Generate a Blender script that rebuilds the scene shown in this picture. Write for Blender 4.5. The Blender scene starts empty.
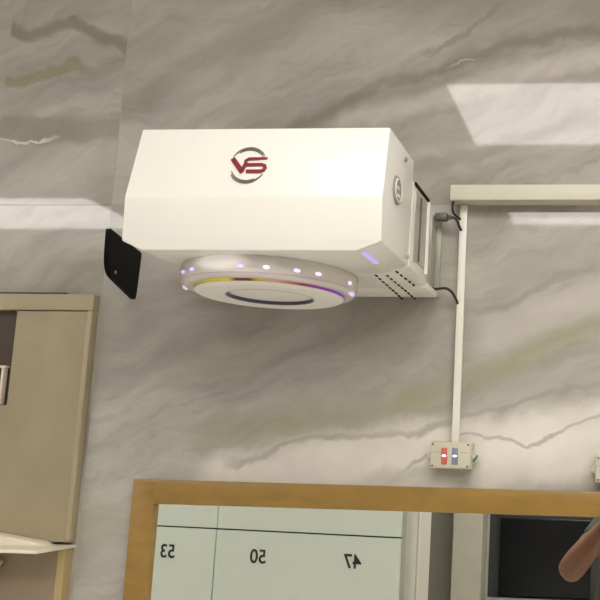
import bpy, bmesh, math, random
from mathutils import Vector, Matrix

random.seed(4)
H = 1.5                      # the camera's height above the floor; heights below are given from eye level
C = bpy.context.scene.collection
S = bpy.context.scene

# ------------------------------------------------------------------ camera
cam_data = bpy.data.cameras.new('camera')
cam = bpy.data.objects.new('camera', cam_data); C.objects.link(cam)
S.camera = cam
right = Vector((0.9959881, 0.0859195, 0.0250115))
up = Vector((-0.0120621, -0.1480488, 0.9889065))
fwd = Vector((-0.0886691, 0.9852408, 0.1464185))
m = Matrix((right, up, -fwd)).transposed().to_4x4()
m.translation = Vector((0, -1.6, H))
cam.matrix_world = m
cam_data.sensor_fit = 'HORIZONTAL'; cam_data.sensor_width = 36
cam_data.lens = 36 * 900 / 600
cam_data.shift_x = (300 - 554.04) / 600
cam_data.shift_y = (334.54 - 300) / 600
cam_data.clip_start = 0.005

# ------------------------------------------------------------------ world, exposure
W = bpy.data.worlds.new('world'); S.world = W; W.use_nodes = True
W.node_tree.nodes['Background'].inputs[0].default_value = (0.9, 0.92, 1, 1)
W.node_tree.nodes['Background'].inputs[1].default_value = 0.1
S.view_settings.view_transform = 'Standard'; S.view_settings.look = 'None'
S.view_settings.gamma = 1; S.view_settings.use_curve_mapping = False
S.view_settings.exposure = -0.24
PANEL_POWER = 15.0            # radiance of the ceiling light panels
PANEL_COLOR = (1.0, 0.955, 0.905)

# ------------------------------------------------------------------ helpers
def srgb(r, g, b):
    f = lambda c: (c/255/12.92) if c/255 <= .04045 else ((c/255+.055)/1.055)**2.4
    return (f(r), f(g), f(b), 1)

def mat(name, col, rough=.5, metal=0, var=.06, scale=30, bump=.0, spec=.5, emit=None, power=0, coat=0):
    M = bpy.data.materials.new(name); M.use_nodes = True
    N = M.node_tree.nodes; L = M.node_tree.links; b = N['Principled BSDF']
    b.inputs['Roughness'].default_value = rough; b.inputs['Metallic'].default_value = metal
    b.inputs['Specular IOR Level'].default_value = spec
    b.inputs['Coat Weight'].default_value = coat
    t = N.new('ShaderNodeTexCoord'); n = N.new('ShaderNodeTexNoise'); n.inputs['Scale'].default_value = scale
    n.inputs['Detail'].default_value = 4
    L.new(t.outputs['Object'], n.inputs['Vector'])
    mx = N.new('ShaderNodeMix'); mx.data_type = 'RGBA'
    c = Vector(col[:3])
    mx.inputs[6].default_value = (*[max(0, v*(1-var)) for v in c], 1)
    mx.inputs[7].default_value = (*[min(1, v*(1+var)) for v in c], 1)
    L.new(n.outputs['Fac'], mx.inputs[0]); L.new(mx.outputs[2], b.inputs['Base Color'])
    if bump:
        bp = N.new('ShaderNodeBump'); bp.inputs['Strength'].default_value = bump; bp.inputs['Distance'].default_value = .002
        L.new(n.outputs['Fac'], bp.inputs['Height']); L.new(bp.outputs[0], b.inputs['Normal'])
    if emit:
        b.inputs['Emission Color'].default_value = (*emit[:3], 1); b.inputs['Emission Strength'].default_value = power
    return M

def bm_box(bm, x0, x1, y0, y1, z0, z1, bev=0, seg=2):
    vs = [bm.verts.new((x, y, z)) for x in (x0, x1) for y in (y0, y1) for z in (z0, z1)]
    F = [(0,1,3,2), (4,6,7,5), (0,4,5,1), (2,3,7,6), (0,2,6,4), (1,5,7,3)]
    fs = [bm.faces.new([vs[i] for i in f]) for f in F]
    if bev:
        es = list({e for f in fs for e in f.edges})
        bmesh.ops.bevel(bm, geom=es, offset=bev, segments=seg, affect='EDGES', profile=.5)
    return bm

def box(*a, **k):
    return bm_box(bmesh.new(), *a, **k)

def bm_prism(bm, poly, axis, a, b, bev=0):
    """poly: 2-D points in the plane normal to axis ('x': (y,z), 'y': (x,z), 'z': (x,y))"""
    def P(p, t):
        return {'x': (t, p[0], p[1]), 'y': (p[0], t, p[1]), 'z': (p[0], p[1], t)}[axis]
    v0 = [bm.verts.new(P(p, a)) for p in poly]; v1 = [bm.verts.new(P(p, b)) for p in poly]
    fs = [bm.faces.new(v0), bm.faces.new(list(reversed(v1)))]
    n = len(poly)
    for i in range(n):
        fs.append(bm.faces.new((v0[i], v1[i], v1[(i+1) % n], v0[(i+1) % n])))
    if bev:
        es = list({e for f in fs for e in f.edges})
        bmesh.ops.bevel(bm, geom=es, offset=bev, segments=2, affect='EDGES', profile=.5)
    return bm

def bm_tube(bm, pts, rad, seg=10, closed=False):
    pts = [Vector(p) for p in pts]; n = len(pts)
    rads = rad if isinstance(rad, (list, tuple)) else [rad]*n
    rings = []; ref = None
    for i, p in enumerate(pts):
        if closed: d = pts[(i+1) % n] - pts[i-1]
        else: d = pts[min(i+1, n-1)] - pts[max(i-1, 0)]
        d.normalize()
        if ref is None: ref = d.orthogonal().normalized()
        ref = (ref - d*ref.dot(d)).normalized(); s = d.cross(ref)
        rings.append([bm.verts.new(p + (ref*math.cos(t) + s*math.sin(t))*rads[i]) for t in [2*math.pi*k/seg for k in range(seg)]])
    for i in range(n if closed else n-1):
        a, b = rings[i], rings[(i+1) % n]
        for k in range(seg): bm.faces.new((a[k], a[(k+1) % seg], b[(k+1) % seg], b[k]))
    if not closed:
        bm.faces.new(rings[0][::-1]); bm.faces.new(rings[-1])
    return bm

def bm_lathe(bm, cx, cy, prof, seg=72, closed=False):
    """prof: list of (r, z) turned about the vertical axis at cx, cy"""
    rings = []
    for r, z in prof:
        if r < 1e-6: rings.append([bm.verts.new((cx, cy, z))])
        else: rings.append([bm.verts.new((cx + r*math.cos(2*math.pi*k/seg), cy + r*math.sin(2*math.pi*k/seg), z)) for k in range(seg)])
    pr = list(zip(rings, rings[1:])) + ([(rings[-1], rings[0])] if closed else [])
    for a, b in pr:
        for k in range(seg):
            q = (k+1) % seg
            if len(a) == 1: bm.faces.new((a[0], b[q], b[k]))
            elif len(b) == 1: bm.faces.new((a[k], a[q], b[0]))
            else: bm.faces.new((a[k], a[q], b[q], b[k]))
    return bm

def catmull(pts, k=8):
    pts = [Vector(p) for p in pts]; out = []
    e = [pts[0]] + pts + [pts[-1]]
    for i in range(1, len(e)-2):
        p0, p1, p2, p3 = e[i-1:i+3]
        for j in range(k):
            t = j/k
            out.append(.5*((2*p1) + (p2-p0)*t + (2*p0-5*p1+4*p2-p3)*t*t + (3*p1-p0-3*p2+p3)*t**3))
    return out + [pts[-1]]

def world_loc(o):
    v = Vector(o.location) if o else Vector((0, 0, 0))
    while o and o.parent:
        o = o.parent; v += Vector(o.location)
    return v

def obj(name, bm, material, parent=None, loc=None, smooth=False, lift=True, label=None, kind=None):
    """link bm as ONE mesh object; coordinates are place coordinates (z from eye level)"""
    if lift: bmesh.ops.translate(bm, verts=bm.verts, vec=(0, 0, H))
    bmesh.ops.recalc_face_normals(bm, faces=bm.faces)
    if loc is None:
        xs = [v.co for v in bm.verts]
        mn = Vector([min(v[i] for v in xs) for i in range(3)]); mx = Vector([max(v[i] for v in xs) for i in range(3)])
        loc = (mn+mx)/2 if parent else Vector(((mn.x+mx.x)/2, (mn.y+mx.y)/2, mn.z))
    loc = Vector(loc)
    bmesh.ops.translate(bm, verts=bm.verts, vec=-loc)
    me = bpy.data.meshes.new(name); bm.to_mesh(me); bm.free()
    if smooth:
        for p in me.polygons: p.use_smooth = True
        if smooth is not True: me.set_sharp_from_angle(angle=math.radians(smooth))
    o = bpy.data.objects.new(name, me); C.objects.link(o)
    if isinstance(material, (list, tuple)):
        for x in material: me.materials.append(x)
    else: me.materials.append(material)
    o.location = loc - (world_loc(parent) if parent else Vector((0, 0, 0)))
    if parent: o.parent = parent
    if label: o['label'] = label
    if kind: o['kind'] = kind
    return o

def tag(o, label, cat, group=None):
    o['label'] = label; o['category'] = cat
    if group: o['group'] = group
    return o

def thing(name, label, cat, loc, group=None):
    o = bpy.data.objects.new(name, None); C.objects.link(o)
    o.empty_display_size = .05
    o.location = (loc[0], loc[1], loc[2] + H)
    return tag(o, label, cat, group)

def struct(name, bm, mt, parent=None):
    o = obj(name, bm, mt, parent)
    if not parent: o['kind'] = 'structure'
    return o

def dup(root, loc, label=None, group=None):
    r = root.copy(); C.objects.link(r); r.location = (loc[0], loc[1], loc[2] + H)
    if label: r['label'] = label
    if group: r['group'] = group
    for ch in list(root.children):
        c = ch.copy(); C.objects.link(c); c.parent = r
        for g in list(ch.children):
            d = g.copy(); C.objects.link(d); d.parent = c
    return r

# ------------------------------------------------------------------ marble wall material
def marble_wall():
    M = bpy.data.materials.new('polished_marble_tile'); M.use_nodes = True
    N = M.node_tree.nodes; L = M.node_tree.links; b = N['Principled BSDF']
    def math_(op, a, b_=None, c=None, clamp=False):
        n = N.new('ShaderNodeMath'); n.operation = op; n.use_clamp = clamp
        for i, v in enumerate((a, b_, c)):
            if v is None: continue
            if isinstance(v, (int, float)): n.inputs[i].default_value = v
            else: L.new(v, n.inputs[i])
        return n.outputs[0]
    geo = N.new('ShaderNodeNewGeometry'); sep = N.new('ShaderNodeSeparateXYZ'); L.new(geo.outputs['Position'], sep.inputs[0])
    X = sep.outputs[0]; Z = math_('SUBTRACT', sep.outputs[2], H)
    def noise(scale, detail=4, vec=None, rough=.5, dist=0, off=0):
        n = N.new('ShaderNodeTexNoise'); n.inputs['Scale'].default_value = scale; n.inputs['Detail'].default_value = detail
        n.inputs['Roughness'].default_value = rough; n.inputs['Distortion'].default_value = dist
        c = N.new('ShaderNodeCombineXYZ')
        L.new(vec[0] if vec else X, c.inputs[0]); L.new(vec[1] if vec else Z, c.inputs[1]); c.inputs[2].default_value = off
        L.new(c.outputs[0], n.inputs['Vector'])
        return n.outputs['Fac']
    # which tile: a different piece of stone on each side of a joint
    left = math_('LESS_THAN', X, -1.007); far = math_('LESS_THAN', X, -1.257); topt = math_('GREATER_THAN', Z, .48)
    ident = math_('ADD', math_('MULTIPLY', left, 3.7), math_('MULTIPLY', topt, 1.9))
    # directions along and across the grain (about 22 degrees)
    ca, sa = math.cos(.38), math.sin(.38)
    U = math_('ADD', math_('MULTIPLY', X, ca), math_('MULTIPLY', Z, sa))
    V = math_('ADD', math_('SUBTRACT', math_('MULTIPLY', Z, ca), math_('MULTIPLY', X, sa)), ident)
    warp = noise(5, 5, off=2); warp2 = noise(22, 4, off=5)
    Vw = math_('ADD', V, math_('ADD', math_('MULTIPLY', warp, .16), math_('MULTIPLY', warp2, .02)))
    grain = noise(7, 6, (math_('MULTIPLY', U, .25), Vw), .62, .2)
    cloud = noise(2.4, 3, (math_('MULTIPLY', U, .6), V), .5, 0, 7)
    ramp = N.new('ShaderNodeValToRGB'); L.new(grain, ramp.inputs[0]); cr = ramp.color_ramp
    cr.elements[0].position = .34; cr.elements[0].color = srgb(145, 141, 133)
    cr.elements[1].position = .66; cr.elements[1].color = srgb(186, 182, 175)
    e = cr.elements.new(.5); e.color = srgb(167, 163, 156)
    col = ramp.outputs[0]
    def blend(col, fac, c):
        mx = N.new('ShaderNodeMix'); mx.data_type = 'RGBA'
        L.new(fac, mx.inputs[0]); L.new(col, mx.inputs[6]); mx.inputs[7].default_value = srgb(*c)
        return mx.outputs[2]
    fine = noise(30, 5, (math_('MULTIPLY', U, .18), Vw), .7, .4, 14)
    ff = N.new('ShaderNodeMapRange'); ff.inputs[1].default_value = .52; ff.inputs[2].default_value = .72; ff.inputs[4].default_value = .45
    L.new(fine, ff.inputs[0]); col = blend(col, ff.outputs[0], (134, 129, 119))
    gr = N.new('ShaderNodeMapRange'); gr.inputs[1].default_value = .5; gr.inputs[2].default_value = .7; gr.inputs[4].default_value = .35
    L.new(noise(3.4, 4, (math_('MULTIPLY', U, .5), Vw), .6, .3, 40), gr.inputs[0]); col = blend(col, gr.outputs[0], (158, 157, 134))
    fc = N.new('ShaderNodeMapRange'); fc.inputs[1].default_value = .5; fc.inputs[2].default_value = .75; fc.inputs[4].default_value = .5
    L.new(cloud, fc.inputs[0]); col = blend(col, fc.outputs[0], (151, 146, 138))
    Zw = math_('ADD', Z, math_('ADD', math_('MULTIPLY', math_('SUBTRACT', noise(11, 5, off=11), .5), .06),
                               math_('MULTIPLY', math_('SUBTRACT', noise(45, 3, off=3), .5), .014)))
    mod = noise(9, 4, off=21)
    def vein(col, pts, width, c, amt, soft=.45, tile=None):
        x0, x1 = pts[0][0], pts[-1][0]
        r = N.new('ShaderNodeValToRGB'); r.color_ramp.interpolation = 'LINEAR'
        t = math_('DIVIDE', math_('SUBTRACT', X, x0), x1-x0, clamp=True); L.new(t, r.inputs[0])
        zs = [p[1] for p in pts]; z0 = min(zs) - .01; dz = max(zs) - z0 + .01
        for i, p in enumerate(pts):
            v = (p[1]-z0)/dz; q = (p[0]-x0)/(x1-x0)
            el = r.color_ramp.elements[0] if i == 0 else (r.color_ramp.elements[-1] if i == len(pts)-1 else r.color_ramp.elements.new(q))
            el.position = q; el.color = (v, v, v, 1)
        zc = math_('ADD', math_('MULTIPLY', r.outputs[0], dz), z0)
        d = math_('ABSOLUTE', math_('SUBTRACT', Zw, zc))
        s = N.new('ShaderNodeMapRange'); s.interpolation_type = 'SMOOTHSTEP'
        L.new(d, s.inputs[0]); s.inputs[1].default_value = width*soft; s.inputs[2].default_value = width
        s.inputs[3].default_value = amt; s.inputs[4].default_value = 0
        edge = math_('MULTIPLY', math_('DIVIDE', math_('SUBTRACT', X, x0), .04, clamp=True),
                     math_('DIVIDE', math_('SUBTRACT', x1, X), .04, clamp=True))
        f = math_('MULTIPLY', s.outputs[0], edge)
        f = math_('MULTIPLY', f, math_('ADD', .45, math_('MULTIPLY', mod, 1.0)), clamp=True)
        if tile is not None: f = math_('MULTIPLY', f, tile)
        return blend(col, f, c)
    inv = math_('SUBTRACT', 1, left)
    leftup = math_('MULTIPLY', left, topt)
    DK = (132, 124, 112); OL = (150, 147, 118); LT = (214, 208, 200)
    col = vein(col, [(-.60, .63), (-.45, .672), (-.354, .695), (-.2, .74), (0, .79)], .035, LT, .45, .1)
    col = vein(col, [(-.7, .60), (-.643, .638), (-.548, .688), (-.472, .723), (-.404, .742), (-.328, .765), (-.223, .80), (.05, .84)], .020, DK, .75, .15)
    col = vein(col, [(-.42, .78), (-.377, .79), (-.34, .816), (-.24, .90)], .010, DK, .6, .2)
    col = vein(col, [(-.37, .752), (-.34, .762), (-.29, .772)], .0035, LT, .5, .3)
    col = vein(col, [(-1.0, .70), (-.8, .80), (-.5, .93)], .05, DK, .35, .1)
    col = vein(col, [(-.5, .53), (-.35, .56), (-.1, .64), (.2, .7)], .025, DK, .4, .1)
    col = vein(col, [(-.82, .02), (-.698, .064), (-.53, .076), (-.42, .10), (-.294, .155), (-.192, .205), (.1, .33)], .05, OL, .6, .0)
    col = vein(col, [(-.80, -.05), (-.60, -.012), (-.417, .03), (-.236, .045), (.1, .11)], .065, LT, .9, .3)
    col = vein(col, [(-.30, -.02), (-.2, .015), (.3, .06)], .07, (216, 210, 200), .7, .3)
    col = vein(col, [(-.9, -.09), (-.6, -.055), (-.3, -.03)], .03, LT, .5, .2)
    col = vein(col, [(-.6, .97), (-.3, .90), (.2, .93)], .14, (140, 133, 120), .6, .2)
    col = vein(col, [(-.75, -.01), (-.705, .002), (-.62, .03), (-.528, .044), (-.4, .055), (-.233, .109), (.1, .2)], .009, (150, 144, 132), .6, .1)
    col = vein(col, [(-.43, -.02), (-.415, -.011), (-.308, .049), (-.236, .047), (-.187, .03), (-.059, .095), (.1, .14)], .006, (150, 146, 132), .6, .1)
    col = vein(col, [(-.30, .27), (-.23, .30), (-.12, .35), (.1, .40)], .014, DK, .35, .1)
    col = vein(col, [(-.30, .22), (-.10, .30), (.1, .35)], .06, LT, .35, .1)
    # the narrow tile column at the upper left, its marks end at the joint
    col = vein(col, [(-1.32, .85), (-1.251, .845), (-1.215, .838), (-1.173, .838), (-1.153, .846), (-1.122, .852), (-1.088, .837), (-1.012, .806), (-.95, .79)], .020, DK, .8, .3, math_('MULTIPLY', leftup, math_('SUBTRACT', 1, far)))
    col = vein(col, [(-1.32, .74), (-1.25, .738), (-1.214, .737), (-1.184, .747), (-1.142, .753), (-1.119, .770), (-1.06, .756)], .018, (135, 131, 104), .75, .3, math_('MULTIPLY', leftup, math_('SUBTRACT', 1, far)))
    col = vein(col, [(-1.4, .64), (-1.129, .63), (-.9, .64)], .035, DK, .55, .4, leftup)
    col = vein(col, [(-1.3, .611), (-1.199, .61), (-1.12, .62)], .003, LT, .8, .3, leftup)
    # joints
    def joint(col, axis, pos, w=.0011, c=(125, 117, 104), mask=None):
        d = math_('ABSOLUTE', math_('SUBTRACT', axis, pos))
        f = math_('LESS_THAN', d, w)
        if mask is not None: f = math_('MULTIPLY', f, mask)
        return blend(col, f, c)
    col = joint(col, Z, .48, .0014, (112, 104, 92), left)
    for z in (.48, 1.10, -.14, -.76, -1.38): col = joint(col, Z, z, .0008, (158, 152, 142))
    for x in (-1.007, .193, 1.393, 2.593, -2.457): col = joint(col, X, x, .0009, (165, 158, 146))
    col = joint(col, X, -1.257, .0009, (165, 158, 146), topt)
    L.new(col, b.inputs['Base Color'])
    b.inputs['Roughness'].default_value = .035
    b.inputs['Specular IOR Level'].default_value = .30
    # very faint waviness of the polish
    bp = N.new('ShaderNodeBump'); bp.inputs['Strength'].default_value = .045; bp.inputs['Distance'].default_value = .0012
    L.new(noise(6, 2, off=31), bp.inputs['Height']); L.new(bp.outputs[0], b.inputs['Normal'])
    return M

def beige_stone():
    M = mat('beige_stone', srgb(150, 137, 112), .35, var=.28, scale=5)
    n = [x for x in M.node_tree.nodes if x.type == 'TEX_NOISE'][0]
    n.inputs['Distortion'].default_value = 1.2; n.inputs['Detail'].default_value = 7
    return M

def wood_mat():
    M = mat('golden_wood', srgb(140, 110, 54), .35, var=.32, scale=14, spec=.4)
    N = M.node_tree.nodes; L = M.node_tree.links
    n = [x for x in N if x.type == 'TEX_NOISE'][0]; t = [x for x in N if x.type == 'TEX_COORD'][0]
    mp = N.new('ShaderNodeMapping'); mp.inputs['Scale'].default_value = (1, 1, 2.5)
    L.new(t.outputs['Object'], mp.inputs[0]); L.new(mp.outputs[0], n.inputs['Vector'])
    n.inputs['Detail'].default_value = 8; n.inputs['Distortion'].default_value = .8
    return M

M_marble = marble_wall()
M_paint = mat('warm_wall_paint', srgb(222, 219, 212), .7, var=.03, scale=4)
M_ceil = mat('ceiling_paint', srgb(232, 230, 224), .8, var=.02, scale=5)
M_floor = mat('beige_floor_tile', srgb(230, 227, 220), .3, var=.05, scale=3)
M_white = mat('white_enamel', srgb(230, 228, 221), .32, var=.015, scale=12, coat=.15)
M_side = mat('white_side_plastic', srgb(224, 220, 212), .4, var=.015, scale=12)
M_ring = mat('milky_plastic', srgb(216, 211, 203), .22, var=.02, scale=20, coat=.3)
M_black = mat('black_plastic', srgb(9, 9, 8), .6, var=.1, scale=40, spec=.08)
M_cable = mat('black_rubber_cable', srgb(30, 28, 26), .5, var=.1)
M_dkgrey = mat('dark_grey_plastic', srgb(84, 80, 76), .4, var=.08)
M_grey = mat('grey_panel', srgb(150, 145, 136), .45, var=.1, scale=25)
M_smoke = mat('smoky_grey_panel', srgb(168, 160, 150), .3, var=.25, scale=18)
M_bracket = mat('greenish_grey_steel', srgb(160, 162, 146), .45, metal=.1, var=.1)
M_trunk = mat('ivory_plastic_trunking', srgb(206, 202, 186), .4, var=.03)
M_trunk2 = mat('off_white_trunking', srgb(222, 219, 208), .4, var=.03)
M_boxm = mat('ivory_box_plastic', srgb(190, 186, 166), .4, var=.04)
M_red = mat('dark_red_enamel', srgb(126, 36, 48), .35, var=.08)
M_logo = mat('pewter_grey', srgb(112, 102, 92), .35, metal=.3, var=.1)
M_redw = mat('red_lens', srgb(190, 92, 80), .3, var=.12, scale=60)
M_bluew = mat('blue_lens', srgb(120, 128, 150), .3, var=.15, scale=60)
M_clear = mat('pale_window_plastic', srgb(205, 196, 190), .2, var=.05)
M_ledw = mat('lit_white_lamp', (1, 1, 1), .4, emit=(1, .9, .85), power=3)
M_ledb = mat('lit_blue_lamp', (.7, .8, 1), .4, emit=(.75, .8, 1), power=3)
M_ledp = mat('lit_violet_lamp', (.6, .5, 1), .4, emit=(.42, .30, 1.0), power=1.3)
M_ledv = mat('lit_pale_violet_lamp', (.8, .7, 1), .4, emit=(.74, .56, 1.0), power=1.2)
M_wood = wood_mat()
M_beige = beige_stone()
M_beige_l = mat('pale_stone_trim', srgb(160, 148, 121), .4, var=.06, scale=9)
M_shelf = mat('cream_shelf_stone', srgb(222, 213, 192), .3, var=.04, scale=9)
M_brown = mat('recess_and_shadow_brown', srgb(62, 48, 40), .5, var=.15)
M_locker = mat('white_laminate', srgb(226, 232, 224), .35, var=.02)
M_num = mat('black_number_ink', srgb(40, 42, 40), .6, var=.05)
M_gap = mat('dark_joint', srgb(70, 72, 66), .6, var=.05)
M_green = mat('green_plastic', srgb(70, 120, 96), .4, var=.1)

# mirror silvering
M_mirror = bpy.data.materials.new('mirror_silver'); M_mirror.use_nodes = True
_b = M_mirror.node_tree.nodes['Principled BSDF']
_b.inputs['Metallic'].default_value = 1; _b.inputs['Roughness'].default_value = .0
_n = M_mirror.node_tree.nodes.new('ShaderNodeTexNoise'); _n.inputs['Scale'].default_value = 3
_m = M_mirror.node_tree.nodes.new('ShaderNodeMix'); _m.data_type = 'RGBA'
_m.inputs[6].default_value = (.88, .92, .87, 1); _m.inputs[7].default_value = (.90, .94, .89, 1)
M_mirror.node_tree.links.new(_n.outputs['Fac'], _m.inputs[0]); M_mirror.node_tree.links.new(_m.outputs[2], _b.inputs['Base Color'])

# light panel diffuser
M_panel = bpy.data.materials.new('lit_diffuser'); M_panel.use_nodes = True
_t = M_panel.node_tree; _t.nodes.clear()
_o = _t.nodes.new('ShaderNodeOutputMaterial'); _e = _t.nodes.new('ShaderNodeEmission')
_e.inputs[0].default_value = (*PANEL_COLOR, 1); _e.inputs[1].default_value = PANEL_POWER
_t.links.new(_e.outputs[0], _o.inputs[0])

# ------------------------------------------------------------------ room shell
XL, XR, YB, ZC, ZF = -5.6, 4.3, -4.4, 1.3, -1.5
struct('wall_front', box(XL, XR, 0, .12, ZF, ZC), M_marble)
struct('floor', box(XL, XR, YB, 0, ZF-.1, ZF), M_floor)
struct('ceiling', box(XL, XR, YB, 0, ZC, ZC+.1), M_ceil)
struct('wall_left', box(XL-.1, XL, YB, .0, ZF, ZC), M_paint)
struct('wall_right', box(XR, XR+.1, YB, .0, ZF, ZC), M_paint)
struct('wall_back', box(XL, XR, YB-.1, YB, ZF, ZC), M_paint)
struct('trim_1', box(-1.135, -.945, YB, YB+.2, ZF, ZC, bev=.006), mat('pale_pillar_stone', srgb(176, 170, 156), .4, var=.08, scale=8))
struct('trim_2', box(-1.75, -1.13, YB, YB+.04, ZF, ZC, bev=.004), mat('grey_wall_panel', srgb(120, 114, 104), .6, var=.05))

# ------------------------------------------------------------------ ceiling lights
def ceiling_light(x0, y0, w, d, label):
    t = thing('ceiling_light', label, 'ceiling light', (x0 + w/2, y0 + d/2, ZC), 'ceiling light panels')
    fr = bmesh.new(); k = .014
    for a in ((x0-k, x0, y0-k, y0+d+k), (x0+w, x0+w+k, y0-k, y0+d+k), (x0, x0+w, y0-k, y0), (x0, x0+w, y0+d, y0+d+k)):
        bm_box(fr, *a, ZC-.014, ZC)
    obj('frame', fr, M_white, t)
    obj('diffuser', box(x0, x0+w, y0, y0+d, ZC-.010, ZC-.002), M_panel, t)
    return t
LP = 'square-edged white ceiling light panel '
first = ceiling_light(-.65, -1.862, 1.2, .59, LP + 'directly above the photographer, nearest the marble wall')
dup(first, (-.05, -2.765, ZC), LP + 'in the second row, behind the photographer')
dup(first, (-3.36, -2.87, ZC), LP + 'in the second row, over the left of the room')
dup(first, (-3.50, -1.60, ZC), LP + 'added for fill light in the first row, over the left of the room')  # unseen panel, added to lift the diffuse light from the left
dup(first, (1.55, -1.60, ZC), LP + 'added for fill light to the right of the photographer, in the first row')  # unseen panel, added to brighten the room from the right
dup(first, (1.55, -2.83, ZC), LP + 'added for fill light behind and to the right of the photographer')  # another unseen panel added on the right for more diffuse light


# ------------------------------------------------------------------ wall-mounted white machine
XM = -.555
mach = thing('wall_machine', 'boxy white wall-mounted machine with red VS emblem and glowing violet ring underneath', 'machine', (-.54, -.04, .295))
# front cover: one polygon outline extruded with a broken front face
out_t = [(-.720, .475), (-.350, .475)]
rows = [  # (outline half: x left, x right, z, y front)
    (-.7265, -.3530, .479, -.388), (-.7320, -.3530, .370, -.408), (-.7365, -.3545, .308, -.398), (-.7065, -.3910, .2945, -.396)]
bm = bmesh.new(); F = []; B = []
for xl, xr, z, y in rows:
    F.append((bm.verts.new((xl, y, z)), bm.verts.new((xr, y, z))))
    B.append((bm.verts.new((xl, -.245, z)), bm.verts.new((xr, -.245, z))))
for i in range(3):
    bm.faces.new((F[i][0], F[i][1], F[i+1][1], F[i+1][0]))
    bm.faces.new((F[i][0], F[i+1][0], B[i+1][0], B[i][0]))
    bm.faces.new((F[i][1], B[i][1], B[i+1][1], F[i+1][1]))
    bm.faces.new((B[i][0], B[i+1][0], B[i+1][1], B[i][1]))
bm.faces.new((F[0][0], B[0][0], B[0][1], F[0][1])); bm.faces.new((F[3][0], F[3][1], B[3][1], B[3][0]))
bmesh.ops.recalc_face_normals(bm, faces=bm.faces)
bmesh.ops.bevel(bm, geom=list(bm.edges), offset=.0022, segments=2, affect='EDGES', profile=.5)
cover = obj('front_cover', bm, M_white, mach, smooth=30)
# rear housing, set a little lower
bm = bmesh.new()
bm_prism(bm, [(-.712, .446), (-.3525, .446), (-.3525, .3055), (-.389, .2955), (-.706, .2955), (-.7125, .300)], 'y', -.2455, -.125, .0012)
rear = obj('rear_housing', bm, M_side, mach, smooth=30)
bm = bmesh.new()
bm_prism(bm, [(-.70, .43), (-.375, .43), (-.375, .312), (-.353, .307), (-.3535, .2965), (-.700, .2965)], 'y', -.1255, -.04, .001)
obj('back_housing', bm, M_side, mach, smooth=30)
# side panel with the smoky window, dark slot above and light edge strip
obj('side_window', box(-.3527, -.3513, -.225, -.150, .322, .436, bev=.0005), M_smoke, mach, label='smoky grey panel on the side')
obj('side_rib', box(-.3525, -.3495, -.198, -.194, .325, .432), M_dkgrey, mach)
obj('side_rib', box(-.3525, -.3500, -.226, -.223, .318, .400), M_grey, mach)
bm = bmesh.new(); bm_box(bm, -.356, -.3495, -.237, -.141, .4415, .4468, bev=.001)
obj('top_slot', bm, M_black, mach, label='black slot along the top of the side')
obj('edge_strip', box(-.3535, -.3485, -.1435, -.1365, .316, .4425, bev=.0008), M_white, mach)
# round badge on the side
bm = bmesh.new()
n = 40; cy, cz = -.340, .400
vs0 = [bm.verts.new((-.3525, cy+.022*math.cos(2*math.pi*k/n), cz+.022*math.sin(2*math.pi*k/n))) for k in range(n)]
vs1 = [bm.verts.new((-.3495, cy+.020*math.cos(2*math.pi*k/n), cz+.020*math.sin(2*math.pi*k/n))) for k in range(n)]
for k in range(n): bm.faces.new((vs0[k], vs0[(k+1) % n], vs1[(k+1) % n], vs1[k]))
bm.faces.new(vs0); bm.faces.new(vs1)
badge = obj('badge', bm, M_grey, mach, label='round grey badge on the right side')
bm = bmesh.new()
bm_tube(bm, [(-.3493, cy+.017*math.cos(2*math.pi*k/n), cz+.017*math.sin(2*math.pi*k/n)) for k in range(n)], .0012, 6, True)
bm_box(bm, -.3500, -.3486, cy-.004, cy+.008, cz-.010, cz-.006); bm_box(bm, -.3500, -.3486, cy-.008, cy+.003, cz+.001, cz+.005)
obj('emblem', bm, M_white, badge)
# screw heads
for y, z in ((-.30, .462), (-.262, .318)):
    bm = bmesh.new(); bm_tube(bm, [(-.353, y, z), (-.3500, y, z)], .0035, 12); obj('screw', bm, M_grey, mach)

# emblem on the front: V and S strokes inside two swooshes
def face_pt(u, v, lift):
    """u, v in emblem units on the upper front face"""
    r = .0275
    x = -.5555 + u*r; z = .4190 + v*r
    t = (z-.372)/(.475-.372); y = -.408 + .020*t
    return Vector((x, y - lift, z))
def stroke(bm, pts, wid, lift=.0016):
    n = len(pts); L_, R_ = [], []
    for i, p in enumerate(pts):
        a = Vector(pts[max(i-1, 0)]); b = Vector(pts[min(i+1, n-1)]); d = (b-a).normalized()
        nn = Vector((-d.y, d.x)); w = wid[i] if isinstance(wid, (list, tuple)) else wid
        L_.append(Vector(p) + nn*w); R_.append(Vector(p) - nn*w)
    def add(l):
        return [(bm.verts.new(face_pt(a.x, a.y, l)), bm.verts.new(face_pt(b.x, b.y, l))) for a, b in zip(L_, R_)]
    A, Bk = add(lift), add(-.0005)
    for i in range(n-1):
        bm.faces.new((A[i][0], A[i][1], A[i+1][1], A[i+1][0])); bm.faces.new((Bk[i][0], Bk[i+1][0], Bk[i+1][1], Bk[i][1]))
        bm.faces.new((A[i][0], A[i+1][0], Bk[i+1][0], Bk[i][0])); bm.faces.new((A[i][1], Bk[i][1], Bk[i+1][1], A[i+1][1]))
    for i in (0, n-1): bm.faces.new((A[i][0], Bk[i][0], Bk[i][1], A[i][1]))
px = lambda x, y: ((x-300)/180, (262-y)/180)
bm = bmesh.new()
stroke(bm, [px(138, 190), px(255, 335)], .13)
stroke(bm, [px(240, 335), px(275, 250), px(272, 215), px(300, 196), px(478, 190)], [.10, .10, .09, .09, .06])
stroke(bm, [px(272, 258), px(430, 256), px(462, 268), px(470, 290), px(458, 315), px(430, 326), px(290, 326)], [.09, .09, .10, .10, .10, .10, .10])
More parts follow.
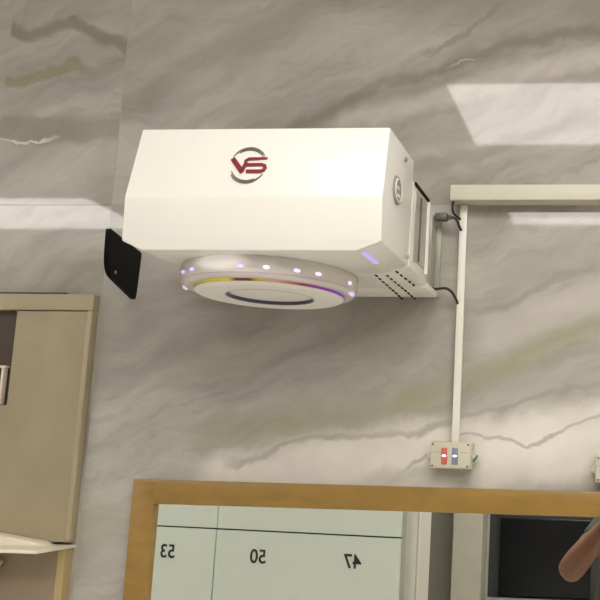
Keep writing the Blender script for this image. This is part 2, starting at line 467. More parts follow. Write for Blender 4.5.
obj('letters', bm, M_red, cover, label='dark red letters VS')
def arc(a0, a1, r, w, cx=0, cy=0, n=22):
    P_, W_ = [], []
    for i in range(n+1):
        t = i/n; a = math.radians(a0 + (a1-a0)*t)
        P_.append((cx + r*math.cos(a), cy + r*math.sin(a))); W_.append(.008 + w*math.sin(math.pi*t)**.8)
    return P_, W_
bm = bmesh.new()
for a in ((150, 32, 1.0, .045), (128, 30, .90, .03), (-148, -30, 1.0, .045), (-160, -60, .90, .03)): stroke(bm, *arc(*a))
obj('swoosh', bm, M_logo, cover, label='grey swooshes round the letters')

# vent slots and violet light window under the right part
for x0, y0, x1, y1, k in ((-.409, -.240, -.419, -.020, 9), (-.391, -.240, -.395, -.020, 9), (-.374, -.250, -.371, -.045, 8)):
    bm = bmesh.new()
    for i in range(k):
        t = (i+.5)/k; x = x0+(x1-x0)*t; y = y0+(y1-y0)*t; l = .30*abs(y1-y0)/k
        zz = .2953 if x < -.390 else (.2951 + (x+.389)*.27)
        bm_box(bm, x-.0013, x+.0013, y-l*.75, y+l*.75, zz-.0012, zz+.001)
    obj('vent_slots', bm, M_black, mach, label='row of dark vent slits')
bm = bmesh.new(); bm_prism(bm, [(-.3885, .2954), (-.3815, .2974), (-.3815, .2985), (-.3885, .2965)], 'y', -.380, -.310)
obj('status_light', bm, mat('lit_violet_window', (.6, .5, 1), .5, emit=(.42, .30, 1), power=.55), mach, label='violet glowing window')

# milky ring with coloured rim
cx, cy = -.5765, -.238
bm = bmesh.new()
bm_lathe(bm, cx, cy, [(.118, .297), (.131, .297), (.1345, .293), (.1355, .284), (.1345, .273), (.131, .2660), (.126, .2632), (.118, .2628), (.112, .2640), (.106, .2665)])
# soft white patch put into the ring's emission, near the middle of its front
M_ring_patch = M_ring.copy(); M_ring_patch.name = 'milky_plastic_white_patch'
N = M_ring_patch.node_tree.nodes; L = M_ring_patch.node_tree.links
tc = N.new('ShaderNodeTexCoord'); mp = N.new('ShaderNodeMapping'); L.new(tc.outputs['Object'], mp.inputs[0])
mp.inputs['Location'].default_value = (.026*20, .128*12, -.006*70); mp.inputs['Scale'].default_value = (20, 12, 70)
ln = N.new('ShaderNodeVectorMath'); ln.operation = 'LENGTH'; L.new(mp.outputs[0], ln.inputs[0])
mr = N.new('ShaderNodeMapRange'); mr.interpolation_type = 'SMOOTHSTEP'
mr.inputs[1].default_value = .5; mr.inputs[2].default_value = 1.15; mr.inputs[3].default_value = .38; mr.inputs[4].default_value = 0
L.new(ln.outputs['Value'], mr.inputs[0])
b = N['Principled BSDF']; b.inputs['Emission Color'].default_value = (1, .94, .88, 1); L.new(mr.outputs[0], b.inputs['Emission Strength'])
ring = obj('milky_ring', bm, M_ring_patch, mach, smooth=50, label='milky ring')
bm = bmesh.new()
bm_lathe(bm, cx, cy, [(0, .2618), (.0655, .2618), (.0655, .2612)])
bm_lathe(bm, cx, cy, [(.0662, .2605), (.0675, .2562), (.100, .2560), (.110, .2568), (.1135, .2588), (.1135, .2600)])
disc = obj('bottom_disc', bm, mat('pale_disc_plastic', srgb(240, 238, 232), .35, var=.01), ring, smooth=50)
bm = bmesh.new()
bm_lathe(bm, cx, cy, [(.0650, .2619), (.0650, .2568), (.0668, .2560), (.0676, .2562), (.0676, .2619)])
obj('lens_rim', bm, mat('dark_blue_rim', srgb(70, 68, 92), .3, var=.2), disc, smooth=40)
# coloured strip round the rim, its colours change along it
Mr = mat('coloured_light_strip', (.5, .5, .5), .4); N = Mr.node_tree.nodes; L = Mr.node_tree.links
tc = N.new('ShaderNodeTexCoord'); sp = N.new('ShaderNodeSeparateXYZ'); L.new(tc.outputs['Object'], sp.inputs[0])
mr = N.new('ShaderNodeMapRange'); mr.inputs[1].default_value = -.114; mr.inputs[2].default_value = .114; L.new(sp.outputs[0], mr.inputs[0])
rp = N.new('ShaderNodeValToRGB'); L.new(mr.outputs[0], rp.inputs[0]); cr = rp.color_ramp
cols = [(0, (150, 60, 200)), (.05, (110, 40, 110)), (.12, (150, 130, 60)), (.28, (205, 195, 50)), (.42, (215, 205, 70)), (.47, (110, 60, 60)), (.56, (105, 55, 62)), (.62, (190, 180, 60)), (.72, (200, 150, 150)), (.86, (150, 60, 90)), (1, (140, 60, 190))]
cr.elements[0].position = 0; cr.elements[0].color = srgb(*cols[0][1]); cr.elements[1].position = 1; cr.elements[1].color = srgb(*cols[-1][1])
for p, c in cols[1:-1]:
    e = cr.elements.new(p); e.color = srgb(*c)
b = N['Principled BSDF']; L.new(rp.outputs[0], b.inputs['Base Color']); L.new(rp.outputs[0], b.inputs['Emission Color']); b.inputs['Emission Strength'].default_value = .35
bm = bmesh.new()
bm_lathe(bm, cx, cy, [(.1100, .2660), (.1139, .2660), (.1139, .2598), (.1100, .2598)], 96)
obj('colour_strip', bm, Mr, ring, smooth=40, label='thin strip glowing yellow, red and violet')
bm = bmesh.new(); n = 96
bm_tube(bm, [(cx+.1325*math.cos(2*math.pi*k/n), cy+.1325*math.sin(2*math.pi*k/n), .2690) for k in range(n)], .0009, 6, True)
obj('seam_line', bm, mat('pale_mauve_line', srgb(196, 170, 196), .3, emit=(.6, .4, .8), power=.05), ring, smooth=True)
for X0, mt in ((-.6760, M_ledp), (-.6520, M_ledp), (-.568, M_ledp), (-.532, M_ledv), (-.494, M_ledv), (-.470, M_ledv), (-.4425, M_ledv)):
    dx = X0-cx; yy = cy - math.sqrt(max(.1352**2-dx*dx, 0))
    a = math.atan2(yy-cy, dx); bm = bmesh.new()
    c0 = Vector((cx, cy, .2770)); d = Vector((math.cos(a), math.sin(a), 0)); s = Vector((-d.y, d.x, 0))
    pts = [c0 + d*.1345 - s*.0045, c0 + d*.1352, c0 + d*.1345 + s*.0045]
    bm_tube(bm, pts, [.0020, .0030, .0020], 10)
    obj('indicator_lamp', bm, mt, ring, smooth=True, label='small glowing violet dot')
for a in (195, 4):
    a = math.radians(a); bm = bmesh.new()
    pts = [(cx+.1290*math.cos(a+t), cy+.1290*math.sin(a+t), .2655) for t in (-.12, -.06, 0, .06, .12)]
    bm_tube(bm, pts, [.001, .0035, .004, .0035, .001], 10)
    obj('glow_window', bm, mat('lit_lilac_window', (.8, .7, .9), .4, emit=(.8, .55, 1), power=.5), ring, smooth=True, label='violet glow at the rim')
bm = bmesh.new(); bm_tube(bm, [(cx+.005, cy+.112, .2640), (cx+.005, cy+.113, .2560)], .0035, 10)
obj('catch', bm, M_grey, ring)
# wall bracket at the right rear
bm = bmesh.new(); bm_box(bm, -.372, -.357, -.008, 0, .304, .450, bev=.001); bm_box(bm, -.372, -.366, -.045, -.006, .305, .448, bev=.001)
obj('wall_bracket', bm, M_bracket, mach, smooth=30)
bm = bmesh.new(); bm_box(bm, -.70, -.67, -.045, 0, .305, .425, bev=.002); obj('wall_bracket', bm, M_bracket, mach, smooth=30)

# ------------------------------------------------------------------ cables and plug
bm = bmesh.new(); bm_box(bm, -.3640, -.3405, -.040, -.022, .440, .4535, bev=.003)
bm_box(bm, -.3405, -.334, -.036, -.026, .443, .4505, bev=.002)
plug = obj('cable_plug', bm, M_dkgrey, smooth=30)
tag(plug, 'dark grey cable plug pointing right from the upper rear of the white machine', 'plug')
bm = bmesh.new()
bm_tube(bm, catmull([(-.336, -.031, .447), (-.329, -.03, .446), (-.3235, -.028, .440), (-.321, -.022, .432), (-.319, -.010, .428)]), .0024, 8)
tag(obj('power_cable', bm, M_cable, smooth=True), 'short black cable curling from the plug into the vertical trunking', 'cable')
bm = bmesh.new()
bm_tube(bm, catmull([(-.3225, -.012, .486), (-.331, -.024, .482), (-.3345, -.026, .470), (-.333, -.024, .458), (-.327, -.020, .452), (-.320, -.008, .448)]), .0022, 8)
tag(obj('power_cable', bm, M_cable, smooth=True), 'black cable looping out of the left end of the horizontal trunking', 'cable')
bm = bmesh.new()
bm_tube(bm, catmull([(-.364, -.034, .311), (-.352, -.036, .313), (-.338, -.036, .314), (-.328, -.034, .308), (-.322, -.024, .298), (-.320, -.008, .290)]), .0024, 8)
bm_tube(bm, [(-.372, -.034, .310), (-.362, -.034, .311), (-.356, -.035, .312)], [.005, .0055, .003], 10)
tag(obj('power_cable', bm, M_cable, smooth=True), 'black cable arching from the lower rear of the white machine to the trunking', 'cable')

# ------------------------------------------------------------------ trunking
hor = thing('cable_trunking', 'wide ivory horizontal cable trunking running right above the vertical one', 'cable trunking', (-.337, 0, .477))
obj('channel', box(-.335, .9, -.036, 0, .4785, .503), M_trunk, hor)
obj('cover', box(-.3365, .9005, -.041, -.0355, .4770, .5055, bev=.0012), M_trunk, hor, smooth=30)
ver = thing('cable_trunking', 'narrow ivory vertical cable trunking dropping to the junction box', 'cable trunking', (-.316, 0, .045))
def skewed(x0b, x1b, x0t, x1t, y0, y1, z0, z1, bev):
    bm = bmesh.new(); bm_prism(bm, [(x0b, z0), (x1b, z0), (x1t, z1), (x0t, z1)], 'y', y0, y1, bev); return bm
obj('channel', skewed(-.3195, -.3085, -.3215, -.3105, -.009, 0, .041, .4755, 0), M_trunk, ver)
obj('cover', skewed(-.3210, -.3075, -.3230, -.3095, -.012, -.0085, .041, .4755, .0008), M_trunk2, ver, smooth=30)

# ------------------------------------------------------------------ junction boxes
def junction_box(x, z, label, first=False):
    t = thing('junction_box', label, 'junction box', (x, 0, z), 'ivory junction boxes under the trunking')
    w, h = .0365, .0235
    obj('body', box(x-w, x+w, -.030, 0, z-h, z+h, bev=.002), M_boxm, t, smooth=30)
    lid = obj('lid', box(x-w+.001, x+w-.001, -.036, -.0295, z-h+.001, z+h-.001, bev=.003), M_boxm, t, smooth=30)
    for dx, mw, ml, nm in ((-.0105, M_redw, M_ledw, 'red'), (.0085, M_bluew, M_ledb, 'blue')):
        win = obj('indicator_window', box(x+dx-.0052, x+dx+.0052, -.0375, -.0355, z-.016, z+.013, bev=.0012), mw, t, smooth=30,
                  label=nm + '-tinted indicator window')
        bm = bmesh.new(); bm_tube(bm, [(x+dx-.0030, -.0380, z-.001), (x+dx, -.0386, z-.001), (x+dx+.0030, -.0380, z-.001)], [.0012, .0019, .0012], 8)
        obj('lamp', bm, ml, win, smooth=True, label='glowing dot')
    obj('groove', box(x-.0335, x-.0165, -.0365, -.0358, z+.0045, z+.0055), M_grey, lid)
    obj('groove', box(x+.0155, x+.0335, -.0365, -.0358, z+.0045, z+.0055), M_grey, lid)
    for sx in (-1, 1):
        for sz in (-1, 1):
            bm = bmesh.new(); bm_tube(bm, [(x+sx*.031, -.0355, z+sz*.0185), (x+sx*.031, -.0368, z+sz*.0185)], .0018, 10)
            obj('screw', bm, M_dkgrey, lid)
        bm = bmesh.new(); bm_tube(bm, [(x+sx*w, -.016, z-.002), (x+sx*(w+.004), -.016, z-.002), (x+sx*(w+.008), -.016, z-.002)], [.0085, .0075, .004], 14)
        g = obj('cable_gland', bm, M_boxm, t, smooth=40)
    if first:
        bm = bmesh.new(); bm_tube(bm, catmull([(x+w+.003, -.024, z-.009), (x+w+.007, -.026, z-.004), (x+w+.010, -.024, z+.001)]), .0018, 8)
        obj('wire_end', bm, M_green, t, smooth=True, label='green wire end')
    return t
jb = junction_box(-.3175, .0170, 'ivory junction box with red and blue lit windows at the foot of the vertical trunking', True)
dup(jb, (-.0275, 0, .0000), 'ivory junction box cut by the right edge of the photo, above the mirror', None)

# ------------------------------------------------------------------ framed mirror
X0, X1, ZT, ZB = -.901, .75, -.0395, -1.02
mir = thing('wall_mirror', 'large wall mirror in a golden wooden frame below the white machine', 'mirror', (-.08, 0, ZB))
fw = .043
obj('glass', box(X0+fw-.006, X1-fw+.006, -.0100, -.0040, ZB+fw-.006, ZT-fw+.006), M_mirror, mir)
obj('frame_rail', box(X0, X1, -.020, 0, ZT-fw, ZT, bev=.002), M_wood, mir, smooth=30)
obj('frame_rail', box(X0, X1, -.020, 0, ZB, ZB+fw, bev=.002), M_wood, mir, smooth=30)
obj('frame_stile', box(X0, X0+fw, -.0202, 0, ZB+.003, ZT-.003, bev=.002), M_wood, mir, smooth=30)
obj('frame_stile', box(X1-fw, X1, -.0202, 0, ZB+.003, ZT-.003, bev=.002), M_wood, mir, smooth=30)

# ------------------------------------------------------------------ black slab behind the machine's left end
c00 = Vector((-.831, -.278, .359)); c10 = Vector((-.878, -.100, .361)); c01 = Vector((-.828, -.280, .287)); c11 = Vector((-.881, -.100, .274))
nrm = (c10-c00).cross(c01-c00).normalized()
if nrm.x > 0: nrm = -nrm
bm = bmesh.new()
def slab_outline():
    P_ = []
    def corner(a, b, c, r, n=6):
        d1 = (a-b).normalized(); d2 = (c-b).normalized()
        p0, p1 = b + d1*r, b + d2*r
        return [((1-t)**2)*p0 + 2*t*(1-t)*b + t*t*p1 for t in [i/n for i in range(n+1)]]
    q = [c00, c10, c11, c01]; rr = [.006, .006, .014, .034]
    for i in range(4): P_ += corner(q[i-1], q[i], q[(i+1) % 4], rr[i])
    return P_
ol = slab_outline()
fa = [bm.verts.new(p) for p in ol]; fb = [bm.verts.new(p + nrm*.006) for p in ol]
ff = [bm.faces.new(fa), bm.faces.new(fb[::-1])]
for i in range(len(ol)): bm.faces.new((fa[i], fb[i], fb[(i+1) % len(ol)], fa[(i+1) % len(ol)]))
spk = thing('wall_monitor', 'black rounded monitor-like slab jutting from the wall past the left end of the white machine', 'monitor', (-.89, 0, .30))
obj('casing', bm, M_black, spk, smooth=35)
bm = bmesh.new(); p = c01*.76 + c11*.24 - nrm*.0004 + Vector((0, 0, .012)); bm_tube(bm, [p, p - nrm*.0015], .0028, 10)
obj('highlight_dot', bm, M_grey, spk)  # grey dot painted in for a small highlight on the slab
bm = bmesh.new(); bm_box(bm, -.985, -.945, -.012, 0, .345, .385, bev=.002); bm_prism(bm, [(-.980, -.010), (-.955, -.010), (-.880, -.120), (-.892, -.130)], 'z', .345, .358, .001)
obj('wall_arm', bm, M_black, spk)

# ------------------------------------------------------------------ beige stone-clad cabinet at the left
cab = thing('stone_cabinet', 'beige stone-clad cabinet at the left edge, dark opening in it and cream shelf below', 'cabinet', (-1.35, 0, ZF))
CX0, CX1 = -1.75, -1.0115
bm = bmesh.new()
bm_box(bm, -1.162, CX1-.010, -.017, 0, -.155, .268)           # slab right of the opening
bm_box(bm, CX0, -1.162, -.017, 0, -.155, .09)
bm_box(bm, CX0, -1.50, -.017, 0, .09, .268)
obj('body', bm, M_beige, cab)
obj('top_trim', box(CX0, CX1, -.019, 0, .270, .301, bev=.002), M_beige_l, cab, smooth=30)
bm = bmesh.new(); bm_prism(bm, [(CX1-.010, -.155), (CX1, -.155), (CX1, .270), (CX1-.010, .270)], 'y', -.019, 0, .0015)
obj('side_trim', bm, M_beige_l, cab, smooth=30)
obj('shadow_strip', box(-1.215, -1.075, -.012, 0, .3012, .3050), M_brown, cab, label='dark strip drawn for the shadow above the top trim')  # shadow line along the cabinet top, modelled as a dark strip
obj('recess_back', box(-1.50, -1.162, -.004, 0, .09, .268), M_brown, cab, label='dark brown back of the opening')
bm = bmesh.new(); bm_box(bm, -1.45, -1.172, -.018, -.005, .160, .164, bev=.001); bm_box(bm, -1.180, -1.176, -.018, -.005, .09, .162, bev=.001)
obj('glass_frame', bm, M_shelf, cab, smooth=30, label='thin cream frame in the opening')
bm = bmesh.new()
bm_prism(bm, [(CX0, 0), (CX1+.002, 0), (-1.0010, -.124), (CX0, -.130)], 'z', -.1660, -.1600, .0012)
obj('shelf', bm, M_shelf, cab, smooth=30, label='cream stone shelf')
bm = bmesh.new(); bm_prism(bm, [(CX0, -.160), (-1.035, -.160), (-1.052, -.153), (-1.157, -.139), (CX0, -.139)], 'y', -.055, -.0200, .001)
obj('upstand', bm, M_shelf, cab, smooth=30)
obj('lower_door', box(CX0, CX1-.018, -.020, 0, ZF+.08, -.1665), mat('brown_grey_laminate', srgb(142, 124, 104), .4, var=.08, scale=8), cab)
obj('lower_trim', box(CX1-.016, CX1-.002, -.024, 0, ZF, -.1665, bev=.001), mat('ochre_edge', srgb(168, 150, 104), .4), cab)
# folded white sheet/holder under the shelf, cut by the photo's left edge
bm = bmesh.new(); bm_prism(bm, [(-1.26, -.185), (-1.140, -.185), (-1.128, -.192), (-1.150, -.222), (-1.26, -.235)], 'y', -.055, -.021, .003)
tag(obj('paper_holder', bm, M_shelf, smooth=30), 'small white holder under the cream shelf at the left edge', 'holder')

# ------------------------------------------------------------------ things seen in the mirror
# number cupboard, slightly turned
YC = -2.33; ang = -math.radians(11)
ori = Vector((-.985, YC, 0))
lk = thing('locker_cupboard', 'white cupboard with wide doors numbered 47, 50 and 53, seen in the mirror', 'cupboard', (-1.0, YC, ZF))
def cupb(bm):  # local x runs left along the doors, y back into the cupboard
    bmesh.ops.rotate(bm, cent=(0, 0, 0), matrix=Matrix.Rotation(-ang, 3, 'Z'), verts=bm.verts)
    bmesh.ops.translate(bm, verts=bm.verts, vec=ori); return bm
TOPLINE = -.317
obj('carcass', cupb(box(-2.71, 0, -.25, -.004, ZF+.001, .42)), M_gap, lk)
obj('fascia', cupb(box(-.930, -.002, -.018, .008, TOPLINE+.004, .42, bev=.001)), M_locker, lk)
obj('fascia', cupb(box(-1.805, -.936, -.018, .008, TOPLINE+.004, .42, bev=.001)), M_locker, lk)
obj('fascia', cupb(box(-2.710, -1.811, -.018, .008, TOPLINE+.004, .42, bev=.001)), M_locker, lk)
doors = []
for a, b_ in ((-.930, -.002), (-1.805, -.936), (-2.710, -1.811)):
    doors.append(obj('door', cupb(box(a, b_, -.018, .008, ZF+.08, TOPLINE-.003, bev=.001)), M_locker, lk))
obj('end_panel', cupb(box(0, .02, -.25, .010, ZF+.001, .42, bev=.001)), mat('grey_laminate', srgb(176, 172, 163), .4, var=.03), lk, label='grey side of the cupboard')
def number(txt, xl, zc, h, parent):
    cu = bpy.data.curves.new('number', 'FONT'); cu.body = txt; cu.size = h/.72; cu.extrude = .0006; cu.offset = .0012
    cu.align_x = 'CENTER'; cu.align_y = 'CENTER'
    to = bpy.data.objects.new('number_source', cu); C.objects.link(to)
    bpy.context.view_layer.update()
    me = bpy.data.meshes.new_from_object(to); bpy.data.objects.remove(to)
    bm = bmesh.new(); bm.from_mesh(me); bpy.data.meshes.remove(me)
    # text plane to upright, facing +y
    bmesh.ops.rotate(bm, cent=(0, 0, 0), matrix=Matrix.Rotation(math.pi/2, 3, 'X'), verts=bm.verts)
    bmesh.ops.rotate(bm, cent=(0, 0, 0), matrix=Matrix.Rotation(math.pi, 3, 'Z'), verts=bm.verts)
    bmesh.ops.translate(bm, verts=bm.verts, vec=(xl, .0088, zc))
    obj('number', cupb(bm), M_num, parent, label='black number ' + txt)
number('47', -.232, -.430, .062, doors[0])
number('50', -.705, -.432, .062, doors[0])
number('53', -1.190, -.432, .062, doors[1])
# white wall end panel and dark screen on the back wall
bx_ = struct('trim_3', box(-.925, -.917, YC-.03, YC-.005, ZF, ZC, bev=.001), mat('off_white_jamb', srgb(190, 184, 172), .6, var=.04))
tv = thing('large_screen', 'large dark switched-off screen on the back wall, seen in the mirror', 'screen', (-.35, YB, -.80))
obj('surround', box(-.925, .62, YB+.004, YB+.03, -1.45, .30, bev=.003), mat('charcoal_board', srgb(52, 50, 50), .5, var=.08), tv)
obj('panel', box(-.85, -.26, YB+.028, YB+.06, -.82, -.33, bev=.004), mat('black_screen_glass', srgb(14, 15, 20), .25, var=.1), tv)
obj('ledge', box(-.925, .62, YB+.028, YB+.10, -.90, -.835, bev=.004), mat('pale_grey_ledge', srgb(150, 148, 146), .5), tv)

# ------------------------------------------------------------------ the photographer, seen in the mirror
M_skin = mat('brown_skin', srgb(124, 80, 58), .5, var=.08, scale=30)
M_shirt = mat('olive_shirt_cloth', srgb(56, 60, 46), .85, var=.12, scale=60, bump=.2)
M_pants = mat('charcoal_trouser_cloth', srgb(42, 42, 46), .9, var=.1, scale=60)
M_hair = mat('black_hair', srgb(18, 15, 14), .95, var=.3, scale=160, bump=.8, spec=.1)
M_shoe = mat('black_leather', srgb(26, 25, 25), .35, var=.1)
M_eye = mat('eye_white', srgb(230, 225, 218), .2, var=.01)
M_iris = mat('dark_iris', srgb(40, 26, 18), .2, var=.05)
M_lip = mat('lip_skin', srgb(140, 78, 66), .5, var=.05)

def skin_mesh(name, joints, links, material, parent, sub=2, root=0, solid_sub=True):
    """joints: list of (xyz, radius or (rx, ry)); one continuous skinned surface, baked to a mesh"""
    me = bpy.data.meshes.new(name + '_skeleton')
    me.from_pydata([Vector(j[0]) + Vector((0, 0, H)) for j in joints], links, [])
    o = bpy.data.objects.new(name + '_skeleton', me); C.objects.link(o)
    md = o.modifiers.new('skin', 'SKIN')
    for i, v in enumerate(me.skin_vertices[0].data):
        r = joints[i][1]; v.radius = (r, r) if isinstance(r, (int, float)) else r
        v.use_root = (i == root)
    md.use_smooth_shade = True
    ms = o.modifiers.new('sub', 'SUBSURF'); ms.levels = sub; ms.render_levels = sub
    dg = bpy.context.evaluated_depsgraph_get(); dg.update()
    ev = o.evaluated_get(dg); out = bpy.data.meshes.new_from_object(ev)
    bpy.data.objects.remove(o)
    bm = bmesh.new(); bm.from_mesh(out); bpy.data.meshes.remove(out)
    return obj(name, bm, material, parent, smooth=True, lift=False)

PX, PY = .010, -2.02            # where the person stands
per = thing('person', 'person in an olive shirt raising a phone with bent elbows, seen in the mirror', 'person', (PX, PY, ZF))
def pp(x, y, z): return (PX + x, PY + y, z)
sh_l, el_l, wr_l = (-.100, -2.01, -.225), (-.235, -1.78, -.385), (-.085, -1.675, -.185)
sh_r, el_r, wr_r = (.225, -2.00, -.20), (.300, -1.80, -.400), (.120, -1.675, -.180)
J = [(pp(0, 0, -.66), (.135, .10)),            # 0 pelvis
     (pp(0, .00, -.52), (.125, .095)), (pp(0, .00, -.36), (.14, .10)), (pp(0, .0, -.22), (.13, .085)),
     (pp(0, -.005, -.125), .058), (pp(0, .005, -.06), .052),      # neck
     (pp(0, .025, .0), (.066, .080)), (pp(0, .02, .06), (.074, .092)), (pp(0, .0, .115), (.060, .075)),   # head
     (pp(-.045, 0, -.195), .062), (sh_l, .056), (Vector(sh_l).lerp(Vector(el_l), .5), .046), (el_l, .050),
     (Vector(el_l).lerp(Vector(wr_l), .35), .054), (wr_l, .025),
     (pp(.10, 0, -.185), .060), (sh_r, .056), (Vector(sh_r).lerp(Vector(el_r), .5), .046), (el_r, .040),
     (Vector(el_r).lerp(Vector(wr_r), .35), .041), (wr_r, .025),
     (pp(-.09, 0, -.72), .085), (pp(-.095, .01, -.86), .078), (pp(-.10, .012, -1.03), .056), (pp(-.10, 0, -1.18), .056), (pp(-.105, -.02, -1.40), .036),
     (pp(-.108, -.01, -1.462), .034), (pp(-.115, .12, -1.478), .022),
     (pp(.09, 0, -.72), .085), (pp(.095, .01, -.86), .078), (pp(.10, .012, -1.03), .056), (pp(.10, 0, -1.18), .056), (pp(.105, -.02, -1.40), .036),
     (pp(.108, -.01, -1.462), .034), (pp(.115, .12, -1.478), .022)]
E_ = [(0, 1), (1, 2), (2, 3), (3, 4), (4, 5), (5, 6), (6, 7), (7, 8), (3, 9), (9, 10), (10, 11), (11, 12), (12, 13), (13, 14),
      (3, 15), (15, 16), (16, 17), (17, 18), (18, 19), (19, 20), (0, 21), (21, 22), (22, 23), (23, 24), (24, 25), (25, 26), (26, 27),
      (0, 28), (28, 29), (29, 30), (30, 31), (31, 32), (32, 33), (33, 34)]
# palms continue the arms: palm vertices, then five finger chains each hand
def add_hand(wrist_i, wrist, side):
    """phone held from its side edge: palm behind and beside it, fingers round the back, thumb on the face"""
    ex = side*.040                                   # phone edge x
    base = len(J)
    palm = Vector((side*.066 + (.004 if side > 0 else 0), -1.650, -.105)); J.append((tuple((Vector(wrist)+palm)/2), (.030, .018))); E_.append((wrist_i, base))
    J.append((tuple(palm), (.036, .016))); E_.append((base, base+1))
    J.append(((side*.066, -1.647, -.060), (.030, .013))); E_.append((base+1, base+2))
    for k, (z, ln) in enumerate(((-.030, .95), (-.050, 1.05), (-.071, 1.0), (-.092, .8))):
        i = len(J); r = .0085
        J.append(((side*.062, -1.640, z), r)); J.append(((side*.050, -1.639, z+.004), r*.97))
        J.append(((side*(.050-.022*ln), -1.6365, z+.008), r*.9)); J.append(((side*(.050-.038*ln), -1.636, z+.010), r*.8))
        E_.extend([(base+2 if k < 2 else base+1, i), (i, i+1), (i+1, i+2), (i+2, i+3)])
    i = len(J)
    J.append(((side*.063, -1.628, -.085), .011)); J.append(((side*.056, -1.6120, -.060), .0090)); J.append(((side*.0445, -1.6095, -.040), .008))
    E_.extend([(base+1, i), (i, i+1), (i+1, i+2)])
add_hand(14, wr_l, -1); add_hand(20, wr_r, 1)
body = skin_mesh('body', J, E_, M_skin, per, 2, 0)
# face
fy = PY + .025
for s in (-1, 1):
    bm = bmesh.new(); bmesh.ops.create_uvsphere(bm, u_segments=16, v_segments=10, radius=.0108)
    bmesh.ops.translate(bm, verts=bm.verts, vec=(PX+s*.031, fy+.0705, .035)); ey = obj('eye', bm, M_eye, per, smooth=True)
    bm = bmesh.new(); bmesh.ops.create_uvsphere(bm, u_segments=12, v_segments=8, radius=.0056)
    bmesh.ops.translate(bm, verts=bm.verts, vec=(PX+s*.030, fy+.0775, .035)); obj('iris', bm, M_iris, ey, smooth=True)
    bm = bmesh.new(); bm_tube(bm, [(PX+s*.018, fy+.082, .052), (PX+s*.032, fy+.085, .057), (PX+s*.046, fy+.074, .052)], [.002, .0035, .0015], 8)
    obj('eyebrow', bm, M_hair, per, smooth=True)
    bm = bmesh.new(); bm_tube(bm, catmull([(PX+s*.072, fy-.005, .050), (PX+s*.084, fy-.014, .045), (PX+s*.082, fy-.012, .020), (PX+s*.070, fy, .005)]), .007, 8)
    obj('ear', bm, M_skin, per, smooth=True)
bm = bmesh.new(); bm_tube(bm, catmull([(PX, fy+.074, .040), (PX, fy+.088, .020), (PX, fy+.100, .002), (PX, fy+.080, -.006)], 4), [.005, .006, .007, .008, .009, .010, .011, .0125, .013, .012, .010, .008, .006], 10)
obj('nose', bm, M_skin, per, smooth=True)
bm = bmesh.new(); bm_tube(bm, [(PX-.024, fy+.066, -.030), (PX-.01, fy+.078, -.029), (PX+.01, fy+.078, -.029), (PX+.024, fy+.066, -.030)], [.002, .0055, .0055, .002], 10)
obj('mouth', bm, M_lip, per, smooth=True)
bm = bmesh.new(); bmesh.ops.create_uvsphere(bm, u_segments=32, v_segments=18, radius=1)
for v in bm.verts:
    low = -.35 if v.co.y < .2 else .45
    if v.co.z < low: v.co.z = low + (v.co.z-low)*.1
    v.co = Vector((v.co.x*.086, v.co.y*.104, v.co.z*.088))
bmesh.ops.translate(bm, verts=bm.verts, vec=(PX, PY+.000, .085))
obj('hair', bm, M_hair, per, smooth=True)
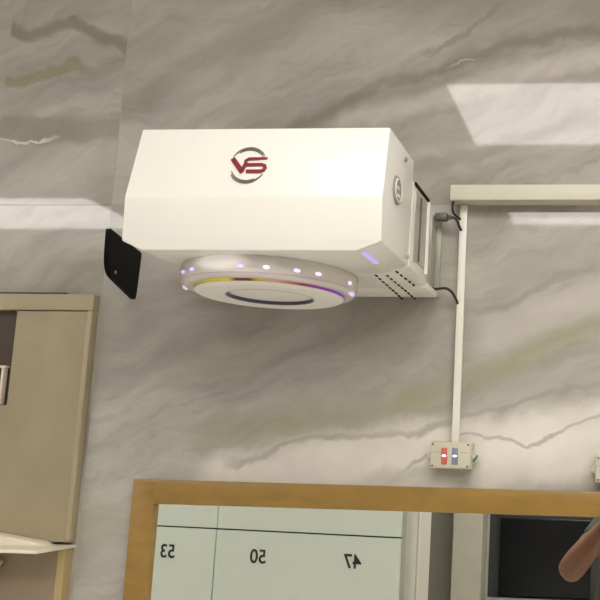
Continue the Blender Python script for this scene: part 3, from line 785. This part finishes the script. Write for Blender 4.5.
# clothes
JS = [(pp(0, 0, -.92), (.178, .134)), (pp(0, .0, -.46), (.172, .118)), (pp(0, .0, -.235), (.150, .104)), (pp(0, -.002, -.125), (.070, .066)),
      (pp(-.045, 0, -.195), .078), (sh_l, .070), (Vector(sh_l).lerp(Vector(el_l), .22), .060), (Vector(sh_l).lerp(Vector(el_l), .36), .060),
      (pp(.10, 0, -.185), .074), (sh_r, .070), (Vector(sh_r).lerp(Vector(el_r), .22), .060), (Vector(sh_r).lerp(Vector(el_r), .36), .060)]
shirt = skin_mesh('shirt', JS, [(0, 1), (1, 2), (2, 3), (2, 4), (4, 5), (5, 6), (6, 7), (2, 8), (8, 9), (9, 10), (10, 11)], M_shirt, per, 2, 0)
bm = bmesh.new(); bm.from_mesh(shirt.data)                     # straight hem at hip height
bmesh.ops.bisect_plane(bm, geom=list(bm.verts)+list(bm.edges)+list(bm.faces), plane_co=(0, 0, -.67+H-world_loc(shirt).z), plane_no=(0, 0, -1), clear_outer=True)
bm.to_mesh(shirt.data); bm.free()
for a, b_ in ((sh_l, el_l), (sh_r, el_r)):
    a, b_ = Vector(a), Vector(b_); bm = bmesh.new()
    bm_tube(bm, [a.lerp(b_, .355), a.lerp(b_, .385), a.lerp(b_, .415)], [.050, .052, .050], 20)
    obj('sleeve_hem', bm, mat('pale_hem', srgb(120, 112, 98), .8), shirt, smooth=True)
JP = [(pp(0, 0, -.70), (.150, .115)), (pp(0, 0, -.50), (.146, .110)),
      (pp(-.092, 0, -.76), .098), (pp(-.096, .01, -.90), .088), (pp(-.10, .012, -1.05), .074), (pp(-.103, 0, -1.22), .068), (pp(-.105, -.015, -1.42), .060),
      (pp(.092, 0, -.76), .098), (pp(.096, .01, -.90), .088), (pp(.10, .012, -1.05), .074), (pp(.103, 0, -1.22), .068), (pp(.105, -.015, -1.42), .060)]
skin_mesh('trousers', JP, [(0, 1), (0, 2), (2, 3), (3, 4), (4, 5), (5, 6), (0, 7), (7, 8), (8, 9), (9, 10), (10, 11)], M_pants, per, 2, 0)
for s in (-1, 1):
    bm = bmesh.new()
    x = PX + s*.111
    bm_prism(bm, [(x-.036, PY-.065), (x+.036, PY-.065), (x+.046, PY+.08), (x+.040, PY+.17), (x+s*.008, PY+.195), (x-.040, PY+.17), (x-.046, PY+.08)], 'z', -1.4995, -1.435, .016)
    obj('shoe', bm, M_shoe, per, smooth=50)
# the phone, its lens at the camera's own place
ph = thing('phone', 'black phone held up in both hands of the person', 'phone', (0, -1.622, -.145))
obj('casing', box(-.038, .038, -1.628, -1.619, -.145, .012, bev=.004), M_black, ph, smooth=40)
obj('screen', box(-.035, .035, -1.6292, -1.6278, -.140, .007, bev=.0005), mat('phone_screen', srgb(90, 90, 88), .15), ph)
bm = bmesh.new(); bm_tube(bm, [(0, -1.6195, 0), (0, -1.6165, 0)], .007, 24)
obj('lens_ring', bm, M_dkgrey, ph, smooth=40)
